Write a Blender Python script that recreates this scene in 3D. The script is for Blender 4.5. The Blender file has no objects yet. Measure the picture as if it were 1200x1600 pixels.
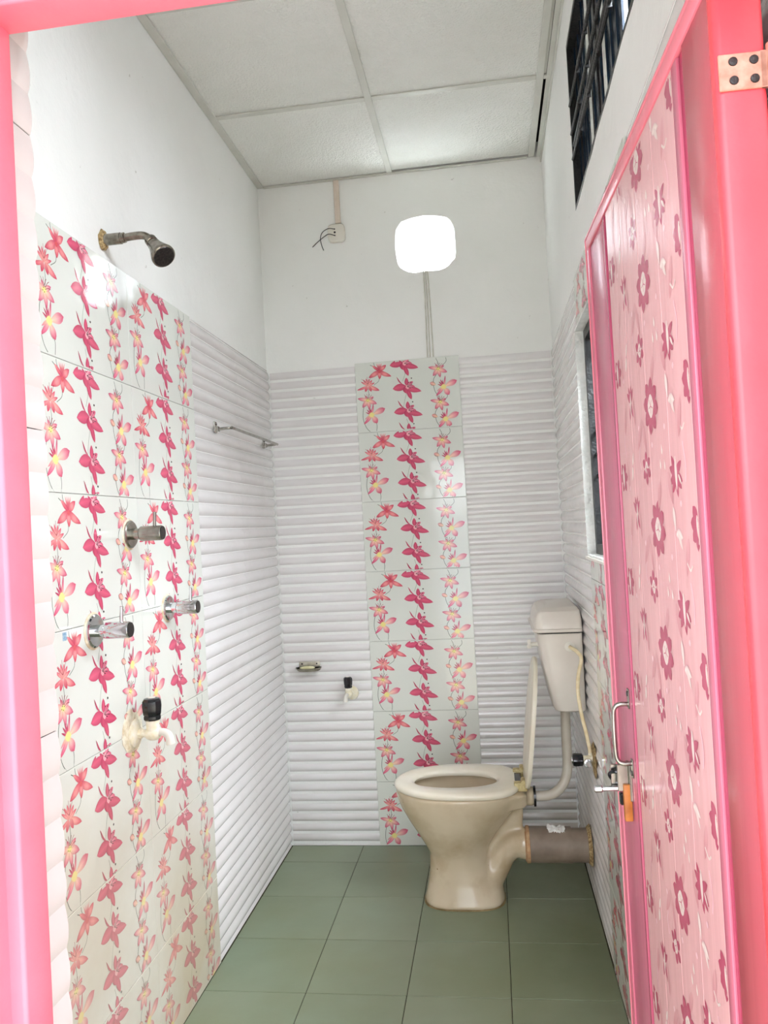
import bpy, bmesh, math, random
from mathutils import Vector, Matrix, noise
random.seed(7)
PI = math.pi
scene = bpy.context.scene
COL = scene.collection

# ---------------------------------------------------------------- camera, world, light, exposure
cam_d = bpy.data.cameras.new('camera'); cam = bpy.data.objects.new('camera', cam_d); COL.objects.link(cam)
yaw, pit, rol = .1341, .0210, -.0543
fw = Vector((-math.sin(yaw)*math.cos(pit), math.cos(yaw)*math.cos(pit), math.sin(pit)))
r0 = Vector((math.cos(yaw), math.sin(yaw), 0)); u0_ = r0.cross(fw)
rt = r0*math.cos(rol) + u0_*math.sin(rol); up = u0_*math.cos(rol) - r0*math.sin(rol)
m = Matrix((rt, up, -fw)).transposed().to_4x4(); m.translation = Vector((.929, 0, 1.3535))
cam.matrix_world = m
cam_d.sensor_fit = 'HORIZONTAL'; cam_d.sensor_width = 36; cam_d.lens = 1226.2/1200*36
cam_d.clip_start = .02
scene.camera = cam

world = bpy.data.worlds.new('sky'); scene.world = world; world.use_nodes = True
bg = world.node_tree.nodes['Background']
bg.inputs[0].default_value = (.86, .93, 1.0, 1); bg.inputs[1].default_value = 1.30
sd = bpy.data.lights.new('sun', 'SUN'); sd.energy = 2.6; sd.angle = .05; sd.color = (1, .96, .90)
sun = bpy.data.objects.new('sun', sd); COL.objects.link(sun)
sun.rotation_euler = Vector((-.55, .12, 1)).to_track_quat('Z', 'Y').to_euler()   # high, just behind the front of the building
def fill_lamp(name, loc, aim, sx, sy, power, col=(.86, .93, 1)):
    # added soft fill lamp outside an opening, backing up the sky's light indoors
    d = bpy.data.lights.new(name, 'AREA'); d.shape = 'RECTANGLE'; d.size = sx; d.size_y = sy; d.energy = power; d.color = col
    o = bpy.data.objects.new(name, d); COL.objects.link(o); o.location = loc
    o.rotation_euler = (-Vector(aim)).to_track_quat('Z', 'Y').to_euler()
fill_lamp('fill_high_window', (1.85, .95, 3.15), (-1, 1.25, -.70), .9, .9, 66)
fill_lamp('fill_low_window', (1.75, 2.18, 2.15), (-1, 0, -.75), .9, .7, 31)
fill_lamp('fill_vent', (.72, 3.85, 3.25), (0, -1, -1.25), .6, .5, 205)
fill_lamp('fill_doorway', (.3, -1.6, 2.3), (.1, 1, -.18), 1.8, 1.6, 12, (.95, .97, 1))

scene.view_settings.view_transform = 'Standard'
scene.view_settings.look = 'None'
scene.view_settings.gamma = 1
scene.view_settings.use_curve_mapping = False
scene.view_settings.exposure = 1.68

# ---------------------------------------------------------------- dimensions
W, L, T, H = 1.219, 3.345, 2.074, 2.889
ZS = [T, 1.7703, 1.4703, 1.1703, .8703, .5703, .2703, 0.0]
YF, YI = .60, .735          # outer and inner face of the front wall

# ---------------------------------------------------------------- colour + material helpers
def lin(c):
    return tuple((x/12.92 if x <= .04045 else ((x+.055)/1.055)**2.4) for x in (v/255 for v in c[:3])) + (1,)
class NT:
    def __init__(s, name):
        s.m = bpy.data.materials.new(name); s.m.use_nodes = True; s.t = s.m.node_tree; s.b = s.t.nodes['Principled BSDF']
        s.pos = s.t.nodes.new('ShaderNodeNewGeometry').outputs['Position']
    def n(s, k, **kw):
        x = s.t.nodes.new(k)
        for a, v in kw.items(): setattr(x, a, v)
        return x
    def l(s, a, b): s.t.links.new(a, b)
    def noise(s, scale, detail=4, vec=None, rough=.55, sc=(1, 1, 1), obj=False):
        mp = s.n('ShaderNodeMapping'); mp.inputs['Scale'].default_value = sc
        s.l(vec or s.pos, mp.inputs[0])
        x = s.n('ShaderNodeTexNoise'); x.inputs['Scale'].default_value = scale; x.inputs['Detail'].default_value = detail
        x.inputs['Roughness'].default_value = rough; s.l(mp.outputs[0], x.inputs['Vector']); return x.outputs['Fac']
    def ramp(s, fac, stops):
        x = s.n('ShaderNodeValToRGB'); e = x.color_ramp.elements
        while len(e) < len(stops): e.new(.5)
        for i, (p, c) in enumerate(stops): e[i].position = p; e[i].color = c if len(c) == 4 else lin(c)
        s.l(fac, x.inputs[0]); return x.outputs[0]
    def rng(s, v, a, b, c=0, d=1):
        x = s.n('ShaderNodeMapRange'); x.inputs[1].default_value = a; x.inputs[2].default_value = b
        x.inputs[3].default_value = c; x.inputs[4].default_value = d; s.l(v, x.inputs[0]); return x.outputs[0]
    def math(s, op, a, b):
        x = s.n('ShaderNodeMath', operation=op)
        for i, v in enumerate((a, b)):
            if hasattr(v, 'links'): s.l(v, x.inputs[i])
            else: x.inputs[i].default_value = v
        return x.outputs[0]
    def mix(s, fac, a, b, mode='MIX'):
        x = s.n('ShaderNodeMix', data_type='RGBA', blend_type=mode)
        for i, v in ((0, fac), (6, a), (7, b)):
            if hasattr(v, 'links'): s.l(v, x.inputs[i])
            elif i == 0: x.inputs[0].default_value = v
            else: x.inputs[i].default_value = v if len(v) == 4 else lin(v)
        return x.outputs[2]
    def bump(s, h, strength, dist):
        x = s.n('ShaderNodeBump'); x.inputs['Strength'].default_value = strength; x.inputs['Distance'].default_value = dist
        s.l(h, x.inputs['Height']); s.l(x.outputs[0], s.b.inputs['Normal'])
    def z(s):
        x = s.n('ShaderNodeSeparateXYZ'); s.l(s.pos, x.inputs[0]); return x.outputs
    def fin(s, col=None, rough=.5, metal=0, spec=.5, coat=0):
        if col is not None:
            if hasattr(col, 'links'): s.l(col, s.b.inputs['Base Color'])
            else: s.b.inputs['Base Color'].default_value = lin(col)
        if hasattr(rough, 'links'): s.l(rough, s.b.inputs['Roughness'])
        else: s.b.inputs['Roughness'].default_value = rough
        s.b.inputs['Metallic'].default_value = metal; s.b.inputs['Specular IOR Level'].default_value = spec
        s.b.inputs['Coat Weight'].default_value = coat; s.b.inputs['Coat Roughness'].default_value = .05
        return s.m
def simple(name, c, c2=None, rough=.5, metal=0, scale=30, bump=0, bs=80, spec=.5, obj=False):
    t = NT(name)
    col = t.ramp(t.noise(scale), [(.35, c), (.68, c2 or c)])
    if bump: t.bump(t.noise(bs), 1, bump)
    return t.fin(col, rough, metal, spec)

def mat_plaster():
    t = NT('white_plaster')
    base = t.ramp(t.noise(1.6, 5), [(.3, (243, 244, 240)), (.7, (250, 250, 247))])
    spots = t.ramp(t.noise(38, 3), [(.20, (150, 140, 125)), (.27, (255, 255, 255))])
    c = t.mix(.55, base, spots, 'MULTIPLY')
    t.bump(t.math('ADD', t.noise(9, 5), t.math('MULTIPLY', t.noise(120, 3), .1)), .6, .008)
    return t.fin(c, .75, 0, .25)
def mat_corr():
    t = NT('white_ribbed_tile')
    zz = t.z()
    base = t.ramp(t.noise(2.5, 4), [(.3, (226, 222, 220)), (.7, (236, 234, 233))])
    # grime low on the wall, brownish, patchy
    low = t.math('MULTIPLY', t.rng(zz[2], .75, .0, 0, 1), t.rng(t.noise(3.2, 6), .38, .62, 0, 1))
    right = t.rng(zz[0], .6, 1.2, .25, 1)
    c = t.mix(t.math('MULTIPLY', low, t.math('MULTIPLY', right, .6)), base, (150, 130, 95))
    t.bump(t.noise(6, 2, sc=(1, 1, 4)), 1.0, .0022)
    return t.fin(c, .15, 0, .55)
def mat_floral():
    t = NT('floral_printed_tile')
    a = t.n('ShaderNodeVertexColor'); a.layer_name = 'Col'
    zz = t.z()
    low = t.math('MULTIPLY', t.rng(zz[2], 1.05, .1, 0, 1), t.rng(t.noise(2.2, 6), .30, .62, 0, 1))
    left = t.rng(zz[0], .2, .1, .12, 1)
    c = t.mix(t.math('MULTIPLY', low, t.math('MULTIPLY', left, .75)), a.outputs[0], (206, 178, 132), 'MULTIPLY')
    faded = t.math('MULTIPLY', t.rng(zz[2], .9, .4, 0, .30), left)
    c = t.mix(faded, c, (232, 222, 205))
    t.bump(t.noise(7, 2), 1, .0016)
    r = t.rng(t.noise(5, 3), .4, .7, .07, .13)
    return t.fin(c, r, 0, .55)
def mat_floor():
    t = NT('green_floor_tile')
    oi = t.n('ShaderNodeObjectInfo')
    base = t.ramp(t.noise(3.5, 5), [(.3, (140, 152, 128)), (.7, (150, 161, 138))])
    tint = t.ramp(oi.outputs['Random'], [(0, (238, 242, 238)), (1, (255, 255, 255))])
    base = t.mix(1, base, tint, 'MULTIPLY')
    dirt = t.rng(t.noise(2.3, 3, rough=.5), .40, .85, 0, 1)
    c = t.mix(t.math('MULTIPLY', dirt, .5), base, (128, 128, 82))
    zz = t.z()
    grime_shade = t.math('MULTIPLY', t.math('MULTIPLY', t.rng(zz[0], .72, 1.15, 0, 1), t.rng(zz[1], 1.6, 2.6, .35, 1)), t.rng(t.noise(3.1, 5), .25, .6, .55, 1))  # grime toward the right wall, deepened to paint in the dimmer light there
    c = t.mix(t.math('MULTIPLY', grime_shade, .62), c, (84, 86, 50))
    t.bump(t.noise(14, 3), 1, .0008)
    return t.fin(c, .33, 0, .45)
def mat_ceiling():
    t = NT('ceiling_board')
    c = t.ramp(t.noise(2, 4), [(.3, (238, 239, 232)), (.7, (246, 246, 241))])
    v = t.n('ShaderNodeTexVoronoi'); v.inputs['Scale'].default_value = 120; t.l(t.pos, v.inputs['Vector'])
    t.bump(t.math('ADD', t.noise(85, 4, rough=.7), t.math('MULTIPLY', v.outputs['Distance'], .4)), 1, .006)
    return t.fin(c, .85, 0, .2)
def mat_ceramic():
    t = NT('stained_ceramic')
    zz = t.z()
    base = t.ramp(t.noise(4, 4), [(.3, (206, 190, 160)), (.7, (222, 208, 182))])
    d = t.math('MULTIPLY', t.rng(zz[2], .42, .0, .35, 1), t.rng(t.noise(7, 7), .46, .68, 0, 1))
    c = t.mix(t.math('MULTIPLY', d, .65), base, (160, 128, 82))
    s = t.rng(t.noise(42, 2), .245, .215, 0, 1)
    c = t.mix(t.math('MULTIPLY', s, .8), c, (120, 88, 50))
    return t.fin(c, .13, 0, .55)
def mat_vc(name, rough, spec=.5):
    t = NT(name); a = t.n('ShaderNodeVertexColor'); a.layer_name = 'Col'
    return t, a.outputs[0]

M = dict(
    plaster=mat_plaster(), corr=mat_corr(), floral=mat_floral(), floor=mat_floor(), ceil=mat_ceiling(), ceramic=mat_ceramic(),
    grout=simple('wall_grout', (196, 190, 178), (170, 160, 145), .9),
    dgrout=simple('floor_grout', (52, 50, 34), (74, 70, 48), .95),
    bar=simple('ceiling_grid_metal', (205, 205, 196), (216, 216, 208), .5, scale=8),
    wire=simple('black_wire', (22, 22, 22), (35, 33, 30), .5),
    void=simple('roof_void', (22, 18, 14), (40, 32, 24), .95),
    chrome=simple('chrome', (205, 207, 210), (222, 224, 226), .09, 1, 20),
    steel=simple('worn_steel', (150, 148, 140), (178, 176, 168), .26, 1, 40),
    dull=simple('dull_chrome', (112, 107, 97), (166, 160, 148), .24, 1, 60),
    dark=simple('dark_grille', (40, 38, 38), (66, 62, 60), .35, .6, 200),
    plastic=simple('white_plastic', (226, 222, 210), (236, 232, 222), .32, scale=6),
    cistern=simple('cistern_plastic', (214, 206, 194), (228, 222, 212), .28, scale=4),
    cream=simple('limed_brass_white', (236, 226, 192), (250, 246, 232), .45, scale=55, bump=.001, bs=120),
    crust=simple('crusted_sealant', (214, 196, 160), (246, 240, 220), .8, scale=40, bump=.006, bs=90),
    rust=simple('rusty_sealant', (120, 88, 44), (214, 190, 140), .85, scale=130, bump=.006, bs=150),
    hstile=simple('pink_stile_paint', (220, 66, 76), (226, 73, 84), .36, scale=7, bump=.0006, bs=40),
    dish=simple('dish_metal', (176, 170, 152), (206, 202, 188), .4, .35, 60),
    black=simple('black_plastic_knob', (14, 15, 20), (26, 26, 32), .16, scale=10, spec=.6),
    pipe=simple('grey_drain_pipe', (128, 112, 98), (152, 136, 120), .55, scale=14),
    ppipe=simple('flush_pipe_plastic', (206, 196, 180), (222, 214, 200), .35, scale=9),
    conc=simple('yard_concrete', (200, 192, 176), (222, 214, 200), .9, scale=3, bump=.004, bs=50),
    frame=simple('pink_frame_paint_lit', (231, 108, 126), (236, 118, 136), .36, scale=7, bump=.0006, bs=40),  # the stile's pink, lightened to paint in brighter light on the jambs
    wood=simple('orange_wood_block', (160, 92, 34), (186, 114, 48), .5, scale=50),
    winwhite=simple('rough_white_reveal', (232, 234, 228), (246, 247, 242), .7, scale=30, bump=.012, bs=45),
    navy=simple('dark_glass_louvre', (18, 32, 48), (34, 52, 70), .18, scale=18),
    greysl=simple('grey_slat', (170, 172, 168), (196, 196, 190), .4, scale=18),
    blacksteel=simple('black_grille_steel', (12, 12, 13), (30, 29, 28), .4, scale=60, bump=.002, bs=120),
    tissue=simple('tissue', (226, 224, 218), (240, 238, 234), .9, scale=40),
    sticker=simple('blue_sticker', (120, 160, 190), (180, 205, 220), .4, scale=200),
)
def mat_pvc():
    t = NT('pink_pvc')
    a = t.n('ShaderNodeVertexColor'); a.layer_name = 'Col'
    streak = t.ramp(t.noise(10, 4, sc=(1, 1, .06)), [(.3, (244, 240, 242)), (.7, (255, 255, 255))])
    c = t.mix(1, a.outputs[0], streak, 'MULTIPLY')
    mp = t.noise(45, 2, sc=(1, 1, .02))
    t.bump(mp, .6, .0012)
    return t.fin(c, .24, 0, .45)
M['pvc'] = mat_pvc()

# ---------------------------------------------------------------- object helpers
def link(name, bm, mat, parent=None, smooth=None, loc=None):
    me = bpy.data.meshes.new(name); bm.normal_update(); bm.to_mesh(me); bm.free()
    me.materials.append(M[mat] if isinstance(mat, str) else mat)
    if smooth is not None: shade(me, smooth)
    return inst(name, me, parent, loc)
def inst(name, me, parent=None, loc=None, rot=None):
    o = bpy.data.objects.new(name, me); COL.objects.link(o)
    if loc is not None: o.location = loc
    if rot is not None: o.rotation_euler = rot
    if parent: o.parent = parent
    return o
def shade(me, ang):
    for p in me.polygons: p.use_smooth = True
    bm = bmesh.new(); bm.from_mesh(me)
    for e in bm.edges:
        if len(e.link_faces) == 2 and e.calc_face_angle(0) > math.radians(ang): e.smooth = False
    bm.to_mesh(me); bm.free()
def thing(name, label, cat, loc=(0, 0, 0), group=None):
    o = bpy.data.objects.new(name, None); COL.objects.link(o); o.location = loc; o.empty_display_size = .05
    o['label'] = label; o['category'] = cat
    if group: o['group'] = group
    return o
def tag(o, label, cat, group=None):
    o['label'] = label; o['category'] = cat
    if group: o['group'] = group
    return o
def struct(o, label, cat): o['kind'] = 'structure'; o['label'] = label; o['category'] = cat; return o

def box(bm, a, b, bev=0, seg=2):
    c = [(a[i]+b[i])/2 for i in range(3)]; s = [abs(b[i]-a[i]) for i in range(3)]
    mt = Matrix.Translation(c) @ Matrix.Diagonal((*s, 1))
    g = bmesh.ops.create_cube(bm, size=1, matrix=mt)['verts']
    if bev:
        es = list({e for v in g for e in v.link_edges})
        bmesh.ops.bevel(bm, geom=es, offset=bev, segments=seg, affect='EDGES', profile=.5)
def frame_from(d):
    d = Vector(d).normalized(); a = Vector((0, 0, 1)) if abs(d.z) < .9 else Vector((1, 0, 0))
    x = a.cross(d).normalized(); return x, d.cross(x), d
def lathe(bm, prof, origin, axis, seg=24, cap=True):
    """prof = [(distance along axis, radius)]"""
    x, y, d = frame_from(axis); o = Vector(origin); rings = []
    for t, r in prof:
        rings.append([bm.verts.new(o + d*t + x*(r*math.cos(2*PI*k/seg)) + y*(r*math.sin(2*PI*k/seg))) for k in range(seg)])
    for A, B in zip(rings, rings[1:]):
        for k in range(seg): bm.faces.new((A[k], A[(k+1) % seg], B[(k+1) % seg], B[k]))
    if cap:
        bm.faces.new(rings[0][::-1]); bm.faces.new(rings[-1])
def tube(bm, pts, rad, seg=14, cap=True, sm=0):
    pts = [Vector(p) for p in pts]
    if sm: pts, rad = smooth_path(pts, rad, sm)
    if not isinstance(rad, (list, tuple)): rad = [rad]*len(pts)
    rings = []; x = None
    for i, p in enumerate(pts):
        d = ((pts[min(i+1, len(pts)-1)] - p).normalized() + (p - pts[max(i-1, 0)]).normalized()).normalized()
        if x is None: x = frame_from(d)[0]
        x = (x - d*x.dot(d)).normalized(); y = d.cross(x)
        rings.append([bm.verts.new(p + x*(rad[i]*math.cos(2*PI*k/seg)) + y*(rad[i]*math.sin(2*PI*k/seg))) for k in range(seg)])
    for A, B in zip(rings, rings[1:]):
        for k in range(seg): bm.faces.new((A[k], A[(k+1) % seg], B[(k+1) % seg], B[k]))
    if cap: bm.faces.new(rings[0][::-1]); bm.faces.new(rings[-1])
def smooth_path(pts, rad, n):
    if not isinstance(rad, (list, tuple)): rad = [rad]*len(pts)
    P = [pts[0]*2-pts[1]] + pts + [pts[-1]*2-pts[-2]]; R = [rad[0]] + list(rad) + [rad[-1]]; op, orr = [], []
    for i in range(1, len(P)-2):
        for k in range(n):
            t = k/n; a, b, c, d = P[i-1], P[i], P[i+1], P[i+2]
            op.append(.5*((2*b) + (c-a)*t + (2*a-5*b+4*c-d)*t*t + (3*b-a-3*c+d)*t**3)); orr.append(R[i]+(R[i+1]-R[i])*t)
    return op + [pts[-1]], orr + [rad[-1]]
def sup(cx, cy, z, rx, ry, n=2.4, seg=40, shx=0):
    out = []
    for k in range(seg):
        a = 2*PI*k/seg; c, s = math.cos(a), math.sin(a)
        out.append(Vector((cx + rx*math.copysign(abs(c)**(2/n), c), cy + ry*math.copysign(abs(s)**(2/n), s), z)))
    return out
def loft(bm, loops, cap=True):
    R = [[bm.verts.new(p) for p in l] for l in loops]; n = len(R[0])
    for A, B in zip(R, R[1:]):
        for k in range(n): bm.faces.new((A[k], A[(k+1) % n], B[(k+1) % n], B[k]))
    if cap: bm.faces.new(R[0][::-1]); bm.faces.new(R[-1])
    return R
def plate(bm, outer, holes, mp, d0, d1):
    """plate with holes: mp(u, v, d) -> point; side walls along every loop"""
    for d in (d0, d1):
        vs = []; es = []
        for lp in [outer] + holes:
            v = [bm.verts.new(mp(a, b, d)) for a, b in lp]; vs.append(v)
            es += [bm.edges.new((v[i], v[(i+1) % len(v)])) for i in range(len(v))]
        bmesh.ops.triangle_fill(bm, use_beauty=True, use_dissolve=False, edges=es)
    for lp in [outer] + holes:
        a = [bm.verts.new(mp(u, v, d0)) for u, v in lp]; b = [bm.verts.new(mp(u, v, d1)) for u, v in lp]
        for i in range(len(lp)):
            j = (i+1) % len(lp); bm.faces.new((a[i], a[j], b[j], b[i]))
    bmesh.ops.remove_doubles(bm, verts=bm.verts, dist=1e-5); bmesh.ops.recalc_face_normals(bm, faces=bm.faces)
def rect(a, b, c, d): return [(a, c), (b, c), (b, d), (a, d)]

# ---------------------------------------------------------------- printed lilies: coloured faces on a tile (millimetres, u right, v down)
class Print:
    def __init__(s): s.v = []; s.f = []; s.c = []; s.z = 0
    def strip(s, path, width, cols, edge=None):
        """path: points; width: half widths; cols: rgb per point"""
        s.z += 1; z = s.z; rows = []
        for i, (x, y) in enumerate(path):
            x0, y0 = path[max(i-1, 0)]; x1, y1 = path[min(i+1, len(path)-1)]
            dx, dy = x1-x0, y1-y0; q = math.hypot(dx, dy) or 1; nx, ny = -dy/q, dx/q; w = width[i]; row = []
            for k, t in enumerate((-1, -.55, 0, .55, 1)):
                row.append(len(s.v)); s.v.append((x+nx*w*t, y+ny*w*t, z)); c = cols[i]
                if edge and abs(t) == 1: c = tuple(a*(1-edge[1])+b*edge[1] for a, b in zip(c, edge[0]))
                if edge and t == 0: c = tuple(min(255, a*1.05+5) for a in c)
                s.c.append(c)
            rows.append(row)
        for A, B in zip(rows, rows[1:]):
            for k in range(4): s.f.append((A[k], A[k+1], B[k+1], B[k]))
    def petal(s, x, y, dx, dy, w, c0, c1, bend=0, tip=0, edge=None, n=7, shape=.8, c2=None):
        q = math.hypot(dx, dy); nx, ny = -dy/q, dx/q; P, Wd, Cc = [], [], []
        for i in range(n+1):
            t = i/n; b = bend*math.sin(PI*t*.5)**2 * t
            P.append((x+dx*t+nx*b, y+dy*t+ny*b))
            pr = (math.sin(PI*min(1, t**shape*.985+.0))**.75 if 0 < t < 1 else 0)
            Wd.append(max(.25, w/2*pr + (w*.12 if t == 0 else 0)))
            if c2 and t > .5: k = (t-.5)*2; c = tuple(a*(1-k)+b*k for a, b in zip(c1, c2))
            else:
                k = min(1, t*2) if c2 else t**1.2; c = tuple(a*(1-k)+b*k for a, b in zip(c0, c1))
            Cc.append(c)
        s.strip(P, Wd, Cc, edge)
    def dot(s, x, y, r, c, ry=None): s.petal(x-r, y, 2*r, 0, 2*(ry or r), c, c, n=5, shape=1)
    def line(s, pts, w, c):
        P = []
        V = [Vector((a, b, 0)) for a, b in pts]
        V, _ = smooth_path(V, 1, 4) if len(V) > 2 else (V, 0)
        s.strip([(v.x, v.y) for v in V], [w/2]*len(V), [c]*len(V))
MG, MD, MP_, CR, YL = (206, 78, 112), (176, 48, 84), (238, 150, 170), (244, 226, 176), (246, 232, 150)
RD, SL, PK, GN, BK = (204, 64, 92), (238, 156, 154), (232, 130, 155), (92, 104, 92), (84, 26, 40)
def lily_m(p, u, v, s=1):
    e = (MD, .35)
    p.petal(u-20*s, v-12*s, -34*s, -24*s, 6*s, MG, MD, bend=14*s)
    p.petal(u, v-4*s, 0, -36*s, 19*s, MG, MG, edge=e)
    p.petal(u-2*s, v+2*s, -64*s, -2*s, 34*s, MG, (220, 92, 124), bend=-8*s, edge=e, shape=.9)
    p.petal(u+6*s, v-6*s, 24*s, -14*s, 16*s, MP_, MG, edge=e)
    p.petal(u, v+6*s, 16*s, 58*s, 20*s, MG, (200, 70, 104), bend=-4*s, edge=e, shape=1.1)
    p.petal(u-6*s, v, 4*s, 34*s, 30*s, (190, 60, 95), MG, edge=e)
    p.petal(u, v+2*s, 60*s, 38*s, 28*s, (214, 90, 120), MG, bend=-14*s, edge=e, shape=.7)
    p.petal(u+10*s, v, 28*s, 4*s, 14*s, MP_, MG, edge=e)
    p.dot(u+4*s, v+4*s, 9*s, (244, 176, 186), 10*s)
    for a, b in ((20, -16), (24, -5), (16, 10), (26, 6), (10, -18)):
        p.line([(u+3*s, v+2*s), (u+a*s, v+b*s)], 1.4*s, BK); p.dot(u+a*s, v+b*s, 2.6*s, BK, 1.6*s)
    p.dot(u+24*s, v-36*s, 3, (60, 40, 50), 3)
def lily_t(p, u, v, s=1, m=1):
    e = (MG, .3)
    for dx, dy, w in ((-50, -12, 15), (-28, 34, 18), (8, 44, 15), (44, 20, 18), (30, -16, 13), (-12, -24, 10)):
        p.petal(u, v, dx*s, dy*s, w*1.25*s, CR, (236, 170, 170), c2=(204, 84, 120), edge=e)
    for a, b in ((-16, -30), (-4, -32), (10, -30), (22, -26), (28, -8)):
        p.line([(u, v), (u+a*.6*s, v+b*.6*s-3), (u+a*s, v+b*s)], 1.5, (150, 60, 70))
    p.dot(u, v, 10*s, YL, 8*s)
    for a, b in ((-3, -5), (5, -3), (0, 5), (-7, 2)): p.dot(u+a*s, v+b*s, 1.5, (100, 90, 40), 1.5)
def lily_p(p, u, v, s=1, bud=True):
    e = (PK, .3)
    if bud:
        p.petal(u-38*s, v-12*s, -26*s, -12*s, 19*s, (236, 200, 170), (226, 150, 150), edge=((140, 80, 80), .7), shape=1)
    for dx, dy in ((-22, -26), (-14, -36), (-4, -32), (-28, -14)): p.petal(u, v, dx*s, dy*s, 6*s, CR, MG, c2=MD)
    p.petal(u+2*s, v, 8*s, -52*s, 8*s, CR, PK, c2=MD)
    p.petal(u, v, -32*s, 46*s, 15*s, CR, PK, bend=8*s, c2=MG, edge=e)
    p.petal(u, v, -36*s, 12*s, 8*s, CR, PK, bend=-8*s)
    p.petal(u, v, 24*s, 40*s, 27*s, CR, (238, 176, 176), c2=MG, edge=e, shape=1.4)
    p.petal(u, v, 64*s, -26*s, 28*s, CR, (238, 180, 178), c2=MG, edge=e, shape=1.5)
    p.dot(u, v, 13*s, YL, 12*s)
def lily_r(p, u, v, s=1):
    e = (RD, .35)
    for a in (-12, -4, 4, 12): p.petal(u, v, a*s, -34*s, 5*s, RD, SL)
    p.petal(u, v, -32*s, -26*s, 13*s, RD, SL, edge=e); p.petal(u, v, 32*s, -24*s, 20*s, RD, SL, c2=RD, edge=e)
    p.petal(u, v, 44*s, 40*s, 20*s, RD, SL, c2=RD, bend=-14*s, edge=e)
    p.petal(u, v, -48*s, 32*s, 22*s, RD, SL, c2=(196, 56, 84), bend=4*s, edge=e)
    p.petal(u, v-2*s, 0, 40*s, 19*s, RD, SL, c2=(200, 56, 80), edge=e)
    p.dot(u, v+4*s, 6*s, (222, 90, 96), 7*s)
def lily_s(p, u, v, s=1):
    e = (RD, .4)
    for a, b, w in ((-34, -24, 9), (-22, -34, 10), (-8, -38, 10), (8, -36, 10), (22, -28, 12), (34, -14, 11)):
        p.petal(u, v, a*s, b*s, w*s, (240, 176, 160), SL, c2=RD, edge=e)
    p.petal(u-6*s, v, -44*s, 26*s, 12*s, SL, RD, bend=10*s, edge=e)
    p.petal(u+6*s, v, 44*s, 34*s, 20*s, (240, 180, 160), SL, c2=RD, bend=-10*s, edge=e)
    p.petal(u-4*s, v, -10*s, 28*s, 16*s, SL, RD); p.petal(u+4*s, v, 12*s, 28*s, 16*s, SL, RD)
    for a, b in ((-30, -36), (-2, -46), (18, -42)): p.line([(u, v-8), (u+a*s, v+b*s)], 1.1, (150, 50, 60))
def tile_print():
    p = Print()
    # vines first
    p.line([(38, 176), (28, 205), (26, 245), (40, 285), (68, 312)], 2.0, GN)
    p.line([(-2+70, 12), (84, 22), (100, 38)], 2.0, GN); p.line([(70, 235), (84, 270), (82, 299)], 1.8, GN)
    p.line([(84, 0), (86, 14), (96, 30)], 1.8, GN)
    p.line([(104, 60), (102, 84), (80, 100)], 1.6, GN); p.line([(52, 104), (56, 140), (46, 160)], 1.6, GN)
    p.line([(214, 40), (218, 60), (206, 92)], 1.4, (140, 150, 130)); p.line([(222, 140), (212, 170), (204, 205)], 1.4, (140, 150, 130))
    p.line([(214, 256), (220, 276), (222, 299)], 1.4, (140, 150, 130))
    p.line([(352, 75), (338, 98), (340, 140), (356, 172)], 2.0, GN); p.line([(352, 215), (338, 240), (342, 275), (356, 299)], 2.0, GN)
    p.line([(350, 0), (360, 22), (366, 40)], 1.8, GN); p.line([(388, 150), (394, 172), (378, 190)], 1.8, GN)
    p.line([(388, 285), (394, 299)], 1.8, GN); p.line([(394, 0), (396, 22), (376, 40)], 1.8, GN)
    lily_r(p, 107, 40, .95); lily_s(p, 54, 102, .88); lily_t(p, 50, 164, .88); lily_p(p, 64, 228, .93, False)
    for y in (10, 112, 214): lily_m(p, 222 if y > 20 else 214, y+4, .92)
    lily_m(p, 222, 312, .92)
    lily_t(p, 361, 52, .85); lily_p(p, 380, 130, .9); lily_t(p, 362, 194, .85); lily_p(p, 381, 268, .9)
    return p
PR = tile_print()
TB = (226, 229, 221)

def tile_mesh(name, rects, print_=None, print_h=None, base=TB, th=.006, gap=.0006, off=.00006):
    """local: x right (m), y out of the wall, z up; rects relative to the tile's lower-left; print's v measured down from print_h"""
    bm = bmesh.new(); cl = bm.loops.layers.float_color.new('Col')
    for (a, b, c, d) in rects: box(bm, (a+gap, -th, c+gap), (b-gap, 0, d-gap), .0007, 1)
    for f in bm.faces:
        for lo in f.loops: lo[cl] = lin(base)
    if print_:
        for i, f in enumerate(print_.f):
            pts = [(print_.v[k][0]/1000, print_h - print_.v[k][1]/1000, print_.v[k][2]) for k in f]
            if not any(all(a+.001 < x < b-.001 and c+.001 < z < d-.001 for x, z, _ in pts) for a, b, c, d in rects): continue
            vs = [bm.verts.new((x, off*(1+zz*.08) + .00004, z)) for x, z, zz in pts]
            try: fc = bm.faces.new(vs)
            except ValueError: continue
            fc.normal_update()
            if fc.normal.y < 0: fc.normal_flip()
            for lo in fc.loops:
                k = f[vs.index(lo.vert)]; lo[cl] = lin(print_.c[k])
    me = bpy.data.meshes.new(name); bm.to_mesh(me); bm.free(); me.materials.append(M['floral']); return me
WV = .3/7
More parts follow.
